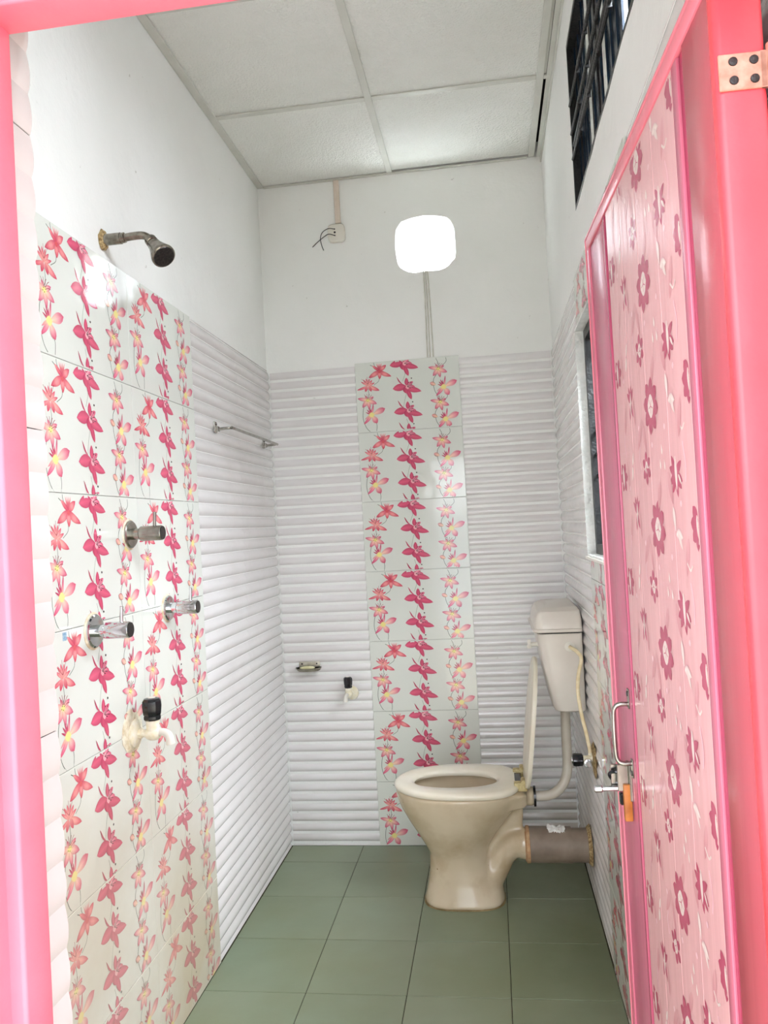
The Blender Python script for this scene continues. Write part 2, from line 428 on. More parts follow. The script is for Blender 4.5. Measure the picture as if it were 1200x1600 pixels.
def ribbed_mesh(name, rects, z_anchor, gap=.0006, amp=.0108):
    """ribs: convex rolls, each with a sharp groove; local frame as tile_mesh"""
    bm = bmesh.new()
    for (a, b, c, d) in rects:
        a += gap; b -= gap; c += gap; d -= gap
        cuts = []; n0 = math.floor((c-z_anchor)/WV)-1
        for n in range(n0, n0+12):
            lo, hi = z_anchor+n*WV, z_anchor+(n+1)*WV
            if hi <= c+1e-5 or lo >= d-1e-5: continue
            row = []
            for k in range(8):
                z = min(max(lo+(hi-lo)*k/7, c), d); t = (z-lo)/(hi-lo)
                y = -amp + amp*(math.sin(PI*t**.80)**.95 if 0 < t < .9999 else 0)
                row.append((z, y))
            pa = [bm.verts.new((a, y, z)) for z, y in row]; pb = [bm.verts.new((b, y, z)) for z, y in row]
            for i in range(7):
                if row[i+1][0]-row[i][0] > 1e-5:
                    f = bm.faces.new((pa[i], pb[i], pb[i+1], pa[i+1])); f.smooth = True
            pa = [bm.verts.new(v.co) for v in pa]; pb = [bm.verts.new(v.co) for v in pb]
            ba = bm.verts.new((a, -amp-.002, row[0][0])); bb = bm.verts.new((a, -amp-.002, row[-1][0]))
            ca = bm.verts.new((b, -amp-.002, row[0][0])); cb = bm.verts.new((b, -amp-.002, row[-1][0]))
            bm.faces.new([ba]+pa+[bb]) ; bm.faces.new(([ca]+pb+[cb])[::-1])
        box(bm, (a, -amp-.003, c), (b, -amp-.0005, d))
    bmesh.ops.recalc_face_normals(bm, faces=bm.faces)
    me = bpy.data.meshes.new(name); bm.to_mesh(me); bm.free(); me.materials.append(M['corr']); return me

MESH = {}
def put_tile(kind, parent, origin, rot, w, h, z0, rects=None, u0=0, ph=.3):
    rects = rects or [(0, w, 0, h)]
    key = (kind, tuple(round(q, 4) for r in rects for q in r), round(u0, 3), round(ph, 3))
    if key not in MESH:
        if kind == 'rib': MESH[key] = ribbed_mesh('ribbed_tile', rects, (h-.3) if abs(h-.3) > .02 and z0 < .1 else 0)
        else: MESH[key] = tile_mesh('floral_tile', rects, PR, ph)
    o = inst('ribbed_tile' if kind == 'rib' else 'floral_tile', MESH[key], parent, origin, (0, 0, rot))
    return o

# ---------------------------------------------------------------- the setting
# floor
bm = bmesh.new(); box(bm, (-.12, YF, -.14), (W+.13, L+.13, -.0025))
floor = struct(link('floor', bm, 'dgrout'), 'floor of square green ceramic tiles with dark joints', 'floor')
xs = [0, .3115, .6115, .9115, W]; ys = [YI-.135] + [L-.166-.3*k for k in range(8, -1, -1)] + [L]
fm = {}
for i in range(4):
    for j in range(len(ys)-1):
        w, h = xs[i+1]-xs[i], ys[j+1]-ys[j]; k = (round(w, 3), round(h, 3))
        if k not in fm:
            bm = bmesh.new(); box(bm, (.0011, .0011, -.009), (w-.0011, h-.0011, 0), .0012, 2)
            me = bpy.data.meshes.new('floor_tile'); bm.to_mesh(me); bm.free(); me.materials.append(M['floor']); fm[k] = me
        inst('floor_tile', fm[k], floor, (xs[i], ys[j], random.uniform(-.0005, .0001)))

# left wall: plaster body set back, tiles proud
bm = bmesh.new(); plate(bm, [(YF, -.1), (L+.13, -.1), (L+.13, H+.2), (YF, H+.2)], [], lambda y, z, d: (d, y, z), -.010, -.13)
wl = struct(link('wall_left', bm, 'plaster'), 'left wall, white plaster above, tiled below with two lily columns', 'wall')
ycols = [(YI, 1.08, 'rib'), (1.08, 1.53, 'rib'), (1.53, 1.98, 'flo'), (1.98, 2.43, 'flo'), (2.43, 2.8875, 'rib'), (2.8875, L-.002, 'rib')]
for a, b, k in ycols:
    for r in range(7):
        # left wall: local x -> +Y, out -> +X : rotate so local y = +X -> rot -90 gives x-> -Y; so mirror by placing at far end is wrong; see mapping below
        z1, z0 = ZS[r], ZS[r+1]
        o = put_tile(k, wl, (0, a, z0), 0, b-a, z1-z0, z0, ph=z1-z0)
        o.matrix_local = Matrix(((0, 1, 0, 0), (1, 0, 0, a), (0, 0, 1, z0), (0, 0, 0, 1)))   # x->Y, y->X (tiles are mirror-safe: normals flip handled by Cycles)

# back wall
def rsq(cx, cy, rx, ry, n, jit, seed, seg=28):
    rr = random.Random(seed); o = []
    for k in range(seg):
        a = 2*PI*k/seg; c, s = math.cos(a), math.sin(a); q = 1+rr.uniform(-jit, jit)
        o.append((cx+rx*q*math.copysign(abs(c)**(2/n), c), cy+ry*q*math.copysign(abs(s)**(2/n), s)))
    return o
hf = rsq(.7185, 2.566, .130, .121, 3.2, .022, 3); hm = rsq(.722, 2.563, .122, .113, 2.9, .03, 5); hb = rsq(.724, 2.556, .121, .108, 3.0, .02, 9)
bm = bmesh.new()
outer = rect(-.13, W+.13, -.1, H+.2)
for lp, y in ((hf, L+.006), (hb, L+.115)):
    es = []
    for q in (outer, lp):
        v = [bm.verts.new((a, y, b)) for a, b in q]; es += [bm.edges.new((v[i], v[(i+1) % len(v)])) for i in range(len(v))]
    bmesh.ops.triangle_fill(bm, use_beauty=True, use_dissolve=False, edges=es)
seq = [(hf, L+.006), (rsq(.7195, 2.565, .125, .117, 3.1, .025, 4), L+.02), (hm, L+.045), (rsq(.7225, 2.560, .121, .111, 2.9, .03, 8), L+.08), (hb, L+.115)]
loft(bm, [[Vector((a, y, b)) for a, b in q] for q, y in seq], cap=False)
loft(bm, [[Vector((a, y, b)) for a, b in outer] for y in (L+.006, L+.115)], cap=False)
bmesh.ops.remove_doubles(bm, verts=bm.verts, dist=1e-5); bmesh.ops.recalc_face_normals(bm, faces=bm.faces)
wb = struct(link('wall_back', bm, 'plaster'), 'back wall with a rounded vent hole above tiles and one lily column', 'wall')
for a, b, k in [(.002, .3836, 'rib'), (.3836, .8336, 'flo'), (.8336, W-.002, 'rib')]:
    for r in range(7):
        z1, z0 = ZS[r], ZS[r+1]
        o = put_tile(k, wb, (a, L, z0), 0, b-a, z1-z0, z0, ph=z1-z0)
        o.matrix_local = Matrix(((1, 0, 0, a), (0, -1, 0, L), (0, 0, 1, z0), (0, 0, 0, 1)))

# right wall with two window openings
LW = (1.88, 2.484, 1.235, 1.935); UW = (.86, 2.345, 2.25, 2.742)
def jag(a, b, c, d, n=16, j=.004, seed=1):
    rr = random.Random(seed); o = []
    for (p, q) in (((a, c), (b, c)), ((b, c), (b, d)), ((b, d), (a, d)), ((a, d), (a, c))):
        for k in range(n): t = k/n; o.append((p[0]+(q[0]-p[0])*t+rr.uniform(-j, j)*(k > 0), p[1]+(q[1]-p[1])*t+rr.uniform(-j, j)*(k > 0)))
    return o
bm = bmesh.new()
plate(bm, rect(YF, L+.13, -.1, H+.2), [jag(*LW, seed=2, j=.002), jag(*UW, seed=4, j=.003)], lambda y, z, d: (d, y, z), W+.008, W+.13)
wr = struct(link('wall_right', bm, 'plaster'), 'right wall with two barred windows above and beside the tiled part', 'wall')
for (b, a, k) in [(L-.002, 2.8875, 'rib'), (2.8875, 2.43, 'rib'), (2.43, 1.98, 'flo'), (1.98, 1.53, 'flo'), (1.53, 1.08, 'rib'), (1.08, YI, 'rib')]:
    for r in range(7):
        z1, z0 = ZS[r], ZS[r+1]; w, h = b-a, z1-z0
        # local x runs from b down to a
        rects = [(0, w, 0, h)]
        x0, x1 = max(0, b-LW[1]), min(w, b-LW[0]); q0, q1 = max(0, LW[2]-z0), min(h, LW[3]-z0)
        if x1 > x0+.001 and q1 > q0+.001:
            rects = []
            if x0 > .002: rects.append((0, x0, 0, h))
            if x1 < w-.002: rects.append((x1, w, 0, h))
            if q0 > .002: rects.append((x0, x1, 0, q0))
            if q1 < h-.002: rects.append((x0, x1, q1, h))
            if not rects: continue
        o = put_tile(k, wr, (W, b, z0), 0, w, h, z0, rects, ph=h)
        o.matrix_local = Matrix(((0, -1, 0, W), (-1, 0, 0, b), (0, 0, 1, z0), (0, 0, 0, 1)))

# front wall with the door opening
M['jambtile'] = simple('cream_ribbed_tile_dimmed', (192, 188, 184), (204, 200, 197), .15, scale=5)  # beige-tinged, and darkened in colour to hold back the strong doorway light
def jamb_mesh(*a, **k):
    me = ribbed_mesh(*a, **k); me.materials.clear(); me.materials.append(M['jambtile']); return me
DX0, DX1, DZ = .492, 1.205, 1.885
bm = bmesh.new()
plate(bm, [(-.13, -.1), (DX0+.007, -.1), (DX0+.007, DZ-.0), (DX1, DZ), (DX1, -.1), (W+.13, -.1), (W+.13, H+.2), (-.13, H+.2)], [], lambda x, z, d: (x, d, z), YI-.008 if False else YI, YF)
# shift the left jamb back by the tile thickness
for v in bm.verts:
    if abs(v.co.x-DX0-.007) < 1e-4: v.co.x = DX0-.009
wf = struct(link('wall_front', bm, 'plaster'), 'front wall around the doorway, ribbed tiles on its left reveal', 'wall')
for r in range(7):
    z1, z0 = ZS[r], ZS[r+1]
    z1 = min(z1, DZ-.002)
    o = inst('ribbed_tile', MESH.setdefault(('jamb', r in (0,), r == 6), jamb_mesh('ribbed_tile', [(0, .072, 0, z1-z0)], 0 if r < 6 else z1-z0-.3, amp=.0032)), wf)
    o.matrix_local = Matrix(((0, 1, 0, DX0), (1, 0, 0, .6635), (0, 0, 1, z0), (0, 0, 0, 1)))

# ceiling
bm = bmesh.new(); box(bm, (-.01, YI-.01, H+.06), (W+.01, L+.01, H+.08))
ce = struct(link('ceiling', bm, 'void'), 'suspended ceiling of textured white boards in a metal grid', 'ceiling')
BX, BX2 = .582, 1.186
rows = [YI, .945, 1.545, 2.145, 2.745, L]
for j in range(len(rows)-1):
    for (a, b) in ((.0, BX), (BX, BX2)):
        bm = bmesh.new(); box(bm, (a+.006, rows[j]+.006, H), (b-.006, rows[j+1]-.006, H+.012), .002, 1)
        o = link('ceiling_board', bm, 'ceil', ce)
        if a == BX and j == 4: o.location = (0, -.002, .004)
for x in (BX, BX2-.001):
    bm = bmesh.new(); box(bm, (x-.0125, YI, H-.006), (x+.0125, L-.004, H-.0005), .001, 1); box(bm, (x-.001, YI, H), (x+.001, L-.004, H+.03)); link('main_grid_bar', bm, 'bar', ce)
for y in rows[1:-1]:
    for (a, b) in ((.02, BX-.013), (BX+.013, BX2-.014)):
        bm = bmesh.new(); box(bm, (a, y-.0125, H-.0055), (b, y+.0125, H-.0005), .001, 1); link('cross_grid_bar', bm, 'bar', ce)
    bm = bmesh.new(); box(bm, (BX2+.012, y-.011, H-.007), (W-.002, y+.011, H-.0008), .001, 1); link('cross_grid_bar', bm, 'bar', ce)
for j in range(4):
    bm = bmesh.new(); box(bm, (BX2+.0125, rows[j]+.012, H), (W-.013, rows[j+1]-.012, H+.008)); link('filler_strip', bm, 'bar', ce)
bm = bmesh.new(); box(bm, (-.009, YI, H-.0065), (.020, L, H-.0015), .0008, 1); link('wall_angle', bm, 'bar', ce)
bm = bmesh.new(); box(bm, (W-.012, YI, H-.0065), (W+.007, L, H-.0015), .0008, 1); box(bm, (W+.002, YI, H-.03), (W+.007, L, H-.006)); link('wall_angle', bm, 'bar', ce)
bm = bmesh.new(); box(bm, (.018, L-.010, H-.008), (BX2-.02, L+.005, H-.002), .0008, 1); link('wall_angle', bm, 'bar', ce)

# yard outside the door
bm = bmesh.new(); box(bm, (-3, -4.5, -.16), (4.2, YF, -.06))
yard = struct(link('ground', bm, 'conc'), 'pale concrete yard outside the doorway', 'ground')

# ---------------------------------------------------------------- door frame (trim) and door leaf
trim = bpy.data.objects.new('trim_1', None); COL.objects.link(trim); struct(trim, 'pink painted door frame around the doorway', 'door frame')
def jamb(bm, x0, x1, side):
    # stepped section: outer face forward, rebate behind; x of opening edge depends on depth
    s = side
    def bx(a, b, y0, y1, z0, z1): box(bm, (min(a, b), y0, z0), (max(a, b), y1, z1), .003, 2)
JX = .506
bm = bmesh.new()
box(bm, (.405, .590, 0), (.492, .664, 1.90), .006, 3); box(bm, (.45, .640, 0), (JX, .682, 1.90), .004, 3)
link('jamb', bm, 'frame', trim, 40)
bm = bmesh.new()
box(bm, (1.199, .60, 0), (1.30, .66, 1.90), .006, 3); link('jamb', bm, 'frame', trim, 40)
bm = bmesh.new()
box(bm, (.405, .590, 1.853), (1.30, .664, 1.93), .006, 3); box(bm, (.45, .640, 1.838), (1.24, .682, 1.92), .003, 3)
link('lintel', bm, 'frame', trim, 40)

door = bpy.data.objects.new('door_1', None); COL.objects.link(door); struct(door, 'pink plastic door with printed flowers, swung open into the bathroom', 'door')
A = Vector((1.1540, .735, 0)); B = Vector((1.1300, 1.46, 0)); DW = (B-A).length; du = (A-B).normalized()       # u from the free edge to the hinge
dn = Vector((0, 0, 1)).cross(du); dn = -dn if dn.x > 0 else dn                                            # out of the visible face
door.matrix_world = Matrix(((du.x, dn.x, 0, B.x), (du.y, dn.y, 0, B.y), (0, 0, 1, 0), (0, 0, 0, 1)))
DB, DT = .02, 1.858
PB, PR1, PR2, PR3 = (190, 92, 112), (190, 80, 110), (214, 130, 150), (236, 132, 148)
def vbox(bm, a, b, c, bev=.0015, seg=2):
    n0 = len(bm.faces); cl = bm.loops.layers.float_color.get('Col') or bm.loops.layers.float_color.new('Col')
    box(bm, a, b, bev, seg); bm.faces.ensure_lookup_table()
    for f in bm.faces[n0:]:
        for lo in f.loops: lo[cl] = lin(c)
def dpart(name, boxes, bev=.0015):
    bm = bmesh.new()
    for a, b, c in boxes: vbox(bm, a, b, c, bev)
    bm.faces.ensure_lookup_table()
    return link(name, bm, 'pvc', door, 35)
# local: x = u, y out of face, z up
dpart('hollow_core', [((.004, -.036, DB), (.715, -.006, DT-.004), PB)])
dpart('edge_strip', [((0, -.040, DB), (.0045, .003, DT), PR3), ((.004, -.004, DB), (.030, .0015, DT), (210, 112, 134))])
dpart('top_strip', [((.0, -.040, DT-.004), (.73, .003, DT+.002), PR3), ((.004, -.004, DT-.024), (.72, .002, DT-.003), PR3)])
dpart('stile', [((.031, -.006, DB), (.166, -.0008, DT-.024), (196, 104, 130))])
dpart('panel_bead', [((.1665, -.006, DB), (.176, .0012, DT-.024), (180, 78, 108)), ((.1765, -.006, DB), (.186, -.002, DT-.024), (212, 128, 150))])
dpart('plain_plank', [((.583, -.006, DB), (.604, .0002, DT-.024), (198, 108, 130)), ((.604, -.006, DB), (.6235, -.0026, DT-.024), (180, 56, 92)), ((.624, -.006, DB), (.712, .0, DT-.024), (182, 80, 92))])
# the stile on the hinge side is a heavier box whose edge faces the yard
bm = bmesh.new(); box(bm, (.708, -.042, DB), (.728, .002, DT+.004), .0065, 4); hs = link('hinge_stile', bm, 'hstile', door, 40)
# printed panel
def flower_panel():
    p = Print(); D1, D2, WH = (184, 82, 110), (176, 70, 100), (228, 208, 202)
    G1 = (214, 132, 156)
    def fl(u, v, r, n, rot=0, wr=.42):
        for k in range(n):
            a = rot+2*PI*k/n; p.petal(u+math.cos(a)*r*.1, v+math.sin(a)*r*.1, math.cos(a)*r*.95, math.sin(a)*r*.95, r*.55, D1, D1, shape=1.35, c2=D2)
        p.dot(u, v, r*wr, WH, r*wr*1.05)
        for k in range(5): a = 2*PI*k/5+.4; p.line([(u, v), (u+math.cos(a)*r*.28, v+math.sin(a)*r*.28)], 1.2, D1)
    v = -30
    while v < 1840:
        # ghosted background foliage
        for (a, b, dx, dy, w) in ((350, 60, -30, 40, 14), (350, 60, 20, 50, 12), (240, 110, 6, 46, 12), (470, 140, 16, 40, 16), (300, 20, 10, 44, 12), (430, 150, -16, 34, 14), (540, 60, -14, 44, 14), (250, 30, -10, 40, 12)):
            p.petal(a, v+b, dx, dy, w, (216, 160, 164), (208, 142, 150))
        fl(405, v+50, 36, 8, .2)
        p.petal(490, v+52, -6, -30, 15, WH, WH, shape=1.2, edge=(D1, .5)); p.petal(492, v+56, 26, -4, 15, WH, WH, bend=8, edge=(D1, .4)); p.petal(500, v+54, 16, 20, 8, WH, WH)
        for a in (-50, -20, 15, 45, 150, 200): p.petal(288, v+28, 26*math.cos(math.radians(a-90)), 26*math.sin(math.radians(a-90)), 9, D1, D1)
        p.petal(290, v+14, -4, 34, 7, WH, WH)
        for a in range(4): t = -.9+a*.75; p.petal(582, v+46, -28*math.cos(t), 28*math.sin(t), 17, D1, D2, shape=1.3)
        p.petal(578, v+34, 2, 26, 8, WH, WH)
        fl(362, v+128, 22, 6, .5)
        p.petal(276, v+118, 10, -18, 10, WH, WH, edge=(D1, .4)); p.petal(276, v+120, -2, 20, 10, WH, WH, bend=5)
        for a, b in ((446, 104), (436, 122), (456, 124)): p.petal(a, v+b, 2, 13, 9, WH, WH, shape=1.4, edge=(D1, .5))
        for a in (40, 80, 130, 160, 200, 235, 330, 20): p.petal(505, v+145, 28*math.cos(math.radians(a)), 28*math.sin(math.radians(a)), 12, D1, D2)
        p.petal(505, v+124, 1, 40, 10, WH, WH); p.petal(515, v+146, 12, 12, 5, WH, WH)
        p.line([(530, v+88), (542, v+96), (552, v+90)], 3, WH); p.line([(540, v+110), (548, v+136), (544, v+156)], 3, (240, 190, 200))
        p.line([(330, v+96), (324, v+112), (330, v+128)], 2.5, (240, 200, 208)); p.line([(240, v+60), (232, v+84), (240, v+104)], 2.5, (236, 186, 198))
        for k in range(6): a = 2*PI*k/6; p.petal(212, v+132, 24*math.cos(a), 24*math.sin(a), 14, D1, D2, shape=1.3)
        p.petal(208, v+116, 2, 32, 10, WH, WH)
        for a, b in ((330, 70), (400, 100), (466, 84), (250, 150), (520, 20)): p.dot(a, v+b, 4, (240, 196, 204), 4)
        v += 160
    return p
fp = flower_panel()
bm = bmesh.new(); cl = bm.loops.layers.float_color.new('Col')
for i in range(4):
    vbox(bm, (.1862+.0992*i, -.006, DB), (.1862+.0992*(i+1)-.0006, -.0002, DT-.0245), (222, 170, 172), .0008)
hh = DT-.0245
for f in fp.f:
    pts = [(fp.v[k][0]/1000, fp.v[k][1]/1000, fp.v[k][2]) for k in f]
    if not all(.188 < x < .582 and .003 < y < hh-DB-.003 for x, y, _ in pts): continue
    vs = [bm.verts.new((x, .00005+.0000012*(z % 200), hh-y)) for x, y, z in pts]
    fc = bm.faces.new(vs); fc.normal_update()
    if fc.normal.y < 0: fc.normal_flip()
    for lo in fc.loops: lo[cl] = lin(fp.c[f[vs.index(lo.vert)]])
link('printed_panel', bm, 'pvc', door)
# hinge near the top
hg = bmesh.new(); box(hg, (.7275, -.041, 1.727), (.7305, .0005, 1.760), .0008, 1); tube(hg, [(.731, -.047, 1.722), (.731, -.047, 1.765)], .0065, 12)
box(hg, (.7275, -.048, 1.727), (.7305, -.036, 1.760))
ho = link('hinge', hg, M['steel'] if False else simple('tarnished_hinge', (170, 122, 104), (196, 152, 134), .45, .35, 90), door, 30)
for y in (-.012, -.030):
    for z in (1.7355, 1.7525):
        s = bmesh.new(); lathe(s, [(0, .0042), (.0012, .0038), (.0016, .002)], (.7304, y, z), (1, 0, 0), 12); link('screw', s, 'blacksteel', ho, 40)
# pull handle
h = bmesh.new(); tube(h, [(.138, 0, 1.047), (.138, .014, 1.047), (.137, .022, 1.042), (.136, .025, 1.028), (.136, .025, .972), (.137, .022, .956), (.138, .014, .951), (.138, 0, .951)], .0038, 10, sm=5)
box(h, (.131, -.001, 1.040), (.145, .0015, 1.072), .001, 1); box(h, (.131, -.001, .928), (.145, .0015, .958), .001, 1)
dh = link('door_handle', h, 'steel', door, 40)
for z in (1.064, .935):
    s = bmesh.new(); lathe(s, [(0, .0045), (.0015, .004)], (.138, .0014, z), (0, 1, 0), 12); link('screw', s, 'blacksteel', dh, 40)
# latch under the handle
h = bmesh.new(); box(h, (.100, -.001, .885), (.128, .004, .945), .001, 1); box(h, (.100, .004, .895), (.104, .030, .940), .001, 1); box(h, (.116, .004, .900), (.120, .022, .944), .001, 1)
lt = link('latch', h, 'steel', door, 30)
h = bmesh.new(); tube(h, [(.112, .004, .903), (.108, .052, .901)], .0045, 12); lathe(h, [(0, .0045), (.002, .0062), (.012, .0062), (.014, .004)], (.1085, .045, .9012), (-.08, 1, -.04), 14); link('bolt', h, 'chrome', lt, 35)
h = bmesh.new(); tube(h, [(.106, .012, .905), (.100, .026, .912), (.104, .032, .924), (.112, .024, .930), (.116, .010, .924)], .003, 8, sm=4); box(h, (.098, .004, .874), (.112, .018, .893), .002, 1); link('latch_catch', h, 'black', lt, 40)
h = bmesh.new(); box(h, (.114, .001, .852), (.126, .014, .912), .002, 2); link('latch_block', h, 'wood', lt, 30)

# ---------------------------------------------------------------- windows
w1 = bpy.data.objects.new('window_1', None); COL.objects.link(w1); struct(w1, 'barred louvre window low in the right wall behind the door', 'window')
bm = bmesh.new(); plate(bm, rect(LW[0]-.004, LW[1]+.0, LW[2]+.0, LW[3]), [jag(LW[0]+.006, LW[1]-.003, LW[2]+.006, LW[3]-.006, 24, .0012, 11)], lambda y, z, d: (d, y, z), W+.0005, W+.026)
link('reveal', bm, 'winwhite', w1)
bm = bmesh.new(); a, b, c, d = LW[0]+.006, LW[1]-.006, LW[2]+.006, LW[3]-.006
plate(bm, rect(a, b, c, d), [rect(a+.03, b-.03, c+.03, d-.03)], lambda y, z, q: (q, y, z), W+.026, W+.06); link('window_frame', bm, 'blacksteel', w1)
for k in range(8):
    z = c+.06+k*.082
    bm = bmesh.new(); box(bm, (-.045, a+.032, -.002), (.045, b-.032, .002)); o = link('louvre_blade', bm, 'navy', w1, None, (W+.095, 0, z)); o.rotation_euler = (0, math.radians(-48), 0)
for z in (1.48, 1.545, 1.61):
    bm = bmesh.new(); tube(bm, [(W+.043, LW[0]-.0, z), (W+.043, LW[1]-.004, z)], .0055, 8); link('grille_bar', bm, 'blacksteel', w1)
bm = bmesh.new(); box(bm, (W-.006, LW[0]-.01, LW[2]-.008), (W+.03, LW[1]+.004, LW[2]), .001, 1); link('window_sill', bm, 'plastic', w1)

w2 = bpy.data.objects.new('window_2', None); COL.objects.link(w2); struct(w2, 'long high window with dark upright slats and black steel rods', 'window')
bm = bmesh.new(); y0, y1, z0, z1 = UW
plate(bm, rect(y0+.002, y1-.002, z0+.002, z1-.002), [rect(y0+.020, y1-.012, z0+.014, z1-.016)], lambda y, z, q: (q, y, z), W+.0085, W+.045); link('window_frame', bm, 'blacksteel', w2)
# upright slats, far to near: (width, kind); 'gap' lets light through, 'winwhite' paints in bright slits
seqn = [(.034, 'navy'), (.030, 'dark'), (.050, 'navy'), (.012, 'winwhite'), (.060, 'navy'), (.020, 'dark'), (.044, 'navy'), (.012, 'winwhite'), (.040, 'dark'), (.050, 'navy'), (.060, 'navy'), (.030, 'dark'), (.054, 'navy'),
        (.024, 'winwhite'), (.060, 'navy'), (.034, 'dark'), (.060, 'navy'), (.046, 'navy'), (.080, 'gap'), (.060, 'navy'), (.040, 'dark'), (.060, 'navy')] + [(.090, 'gap'), (.040, 'navy')]*6  # near slats, out of view, set wide apart to let more light in
y = y1-.010; rr = random.Random(5)
for w_, k in seqn:
    if y-w_ < y0+.02: break
    if k != 'gap':
        bm = bmesh.new(); q = rr.uniform(0, .010); box(bm, (W+.026+q, y-w_+.001, z0+.004), (W+.032+q, y-.001, z1-.006), .001, 1)
        box(bm, (W+.022+q, y-.006, z0+.004), (W+.027+q, y-.001, z1-.006))
        link('slat', bm, k, w2)
    y -= w_
for (z, x) in ((2.562, .010), (2.478, .010), (2.440, .014), (2.404, .010)):
    bm = bmesh.new(); tube(bm, [(W+x, UW[0]+.004, z), (W+x, UW[1]-.004, z)], .0050, 8); link('grille_rod', bm, 'blacksteel', w2)
for yy in [UW[0]+.1+.17*k for k in range(8)]:
    for zz in (2.562, 2.478, 2.404):
        bm = bmesh.new(); box(bm, (W+.006, yy-.002, zz-.011), (W+.016, yy+.002, zz+.011)); link('rod_spacer', bm, 'blacksteel', w2)

# ---------------------------------------------------------------- shower head
sh = thing('shower_head', 'dull metal shower head on a bent arm, high on the left wall', 'shower head', (0, 1.874, 2.125))
def P(*a): return Vector(a)
bm = bmesh.new(); rr = random.Random(2)
bmesh.ops.create_icosphere(bm, subdivisions=3, radius=1)
for v in bm.verts:
    q = 1+.28*noise.noise(v.co*2.3); v.co = Vector((-.006+v.co.x*.010, v.co.y*.020*q, v.co.z*.026*q))
link('wall_seal', bm, 'rust', sh, 60)
bm = bmesh.new(); tube(bm, [(0, 0, 0), (.042, 0, .0)], .0145, 20); tube(bm, [(.040, 0, .0), (.052, 0, 0.001)], .013, 20)
link('coupling', bm, 'dull', sh, 40)
bm = bmesh.new(); tube(bm, [(.045, 0, .0), (.075, 0, .002), (.100, 0, .001), (.116, 0, -.008), (.126, 0, -.022)], .0098, 16, sm=6); link('arm', bm, 'dull', sh, 50)
ax = Vector((.62, -.38, -.78)).normalized(); o0 = Vector((.118, 0, -.010))
bm = bmesh.new(); lathe(bm, [(0, .012), (.004, .0155), (.016, .0155), (.018, .012), (.022, .012), (.024, .0165), (.034, .0175), (.046, .021), (.070, .029), (.074, .0305), (.080, .0305), (.082, .028)], o0, ax, 32)
link('spray_head', bm, 'dull', sh, 35)
bm = bmesh.new(); lathe(bm, [(.0815, .0275), (.0835, .026), (.0838, .012)], o0, ax, 28); fo = link('spray_face', bm, 'dark', sh, 35)

# ---------------------------------------------------------------- wall mixers (three)
def mixer(loc, label, mat, flip=0, tip=None, big=1.0):
    t = thing('wall_valve', label, 'valve', loc, 'chrome valves on the left wall')
    bm = bmesh.new(); lathe(bm, [(-.004, .040*big), (.001, .041*big), (.003, .038*big)], (0, 0, 0), (1, 0, 0), 30); link('grout_ring', bm, 'crust', t, 40)
    bm = bmesh.new(); lathe(bm, [(.002, .036*big), (.006, .036*big), (.009, .033*big), (.010, .014)], (0, 0, 0), (1, 0, 0), 36); link('flange', bm, mat, t, 30)
    bm = bmesh.new(); lathe(bm, [(.008, .0145), (.030, .0145), (.031, .0165), (.034, .0195), (.088, .0195), (.091, .018), (.0915, .0)][:-1], (0, 0, 0), (1, 0, 0), 30); link('valve_body', bm, mat, t, 30)
    bm = bmesh.new(); lathe(bm, [(.0905, .0178), (.0925, .0172)], (0, 0, 0), (1, 0, 0), 30); link('end_cap', bm, 'dark', t, 30)
    bm = bmesh.new(); lathe(bm, [(.0, .0042), (.036, .0042), (.037, .003)], (.070, 0, .018), (0.06, 0, 1), 12); link('lever_pin', bm, mat, t, 40)
    return t
mixer((0, 1.928, 1.374), 'uppermost of three chrome wall valves, worn, between the lily columns', 'steel')
mixer((0, 1.722, 1.152), 'lowest and nearest chrome wall valve with a broad crusted grout ring', 'chrome', big=1.08)
mixer((0, 2.145, 1.160), 'farthest of three chrome wall valves, beside the ribbed tiles', 'chrome')
bm = bmesh.new(); box(bm, (0.0001, 1.590, 1.148), (.0006, 1.606, 1.166)); tag(link('sticker', bm, 'sticker'), 'small blue sticker on the lily tiles left of the lowest valve', 'sticker')

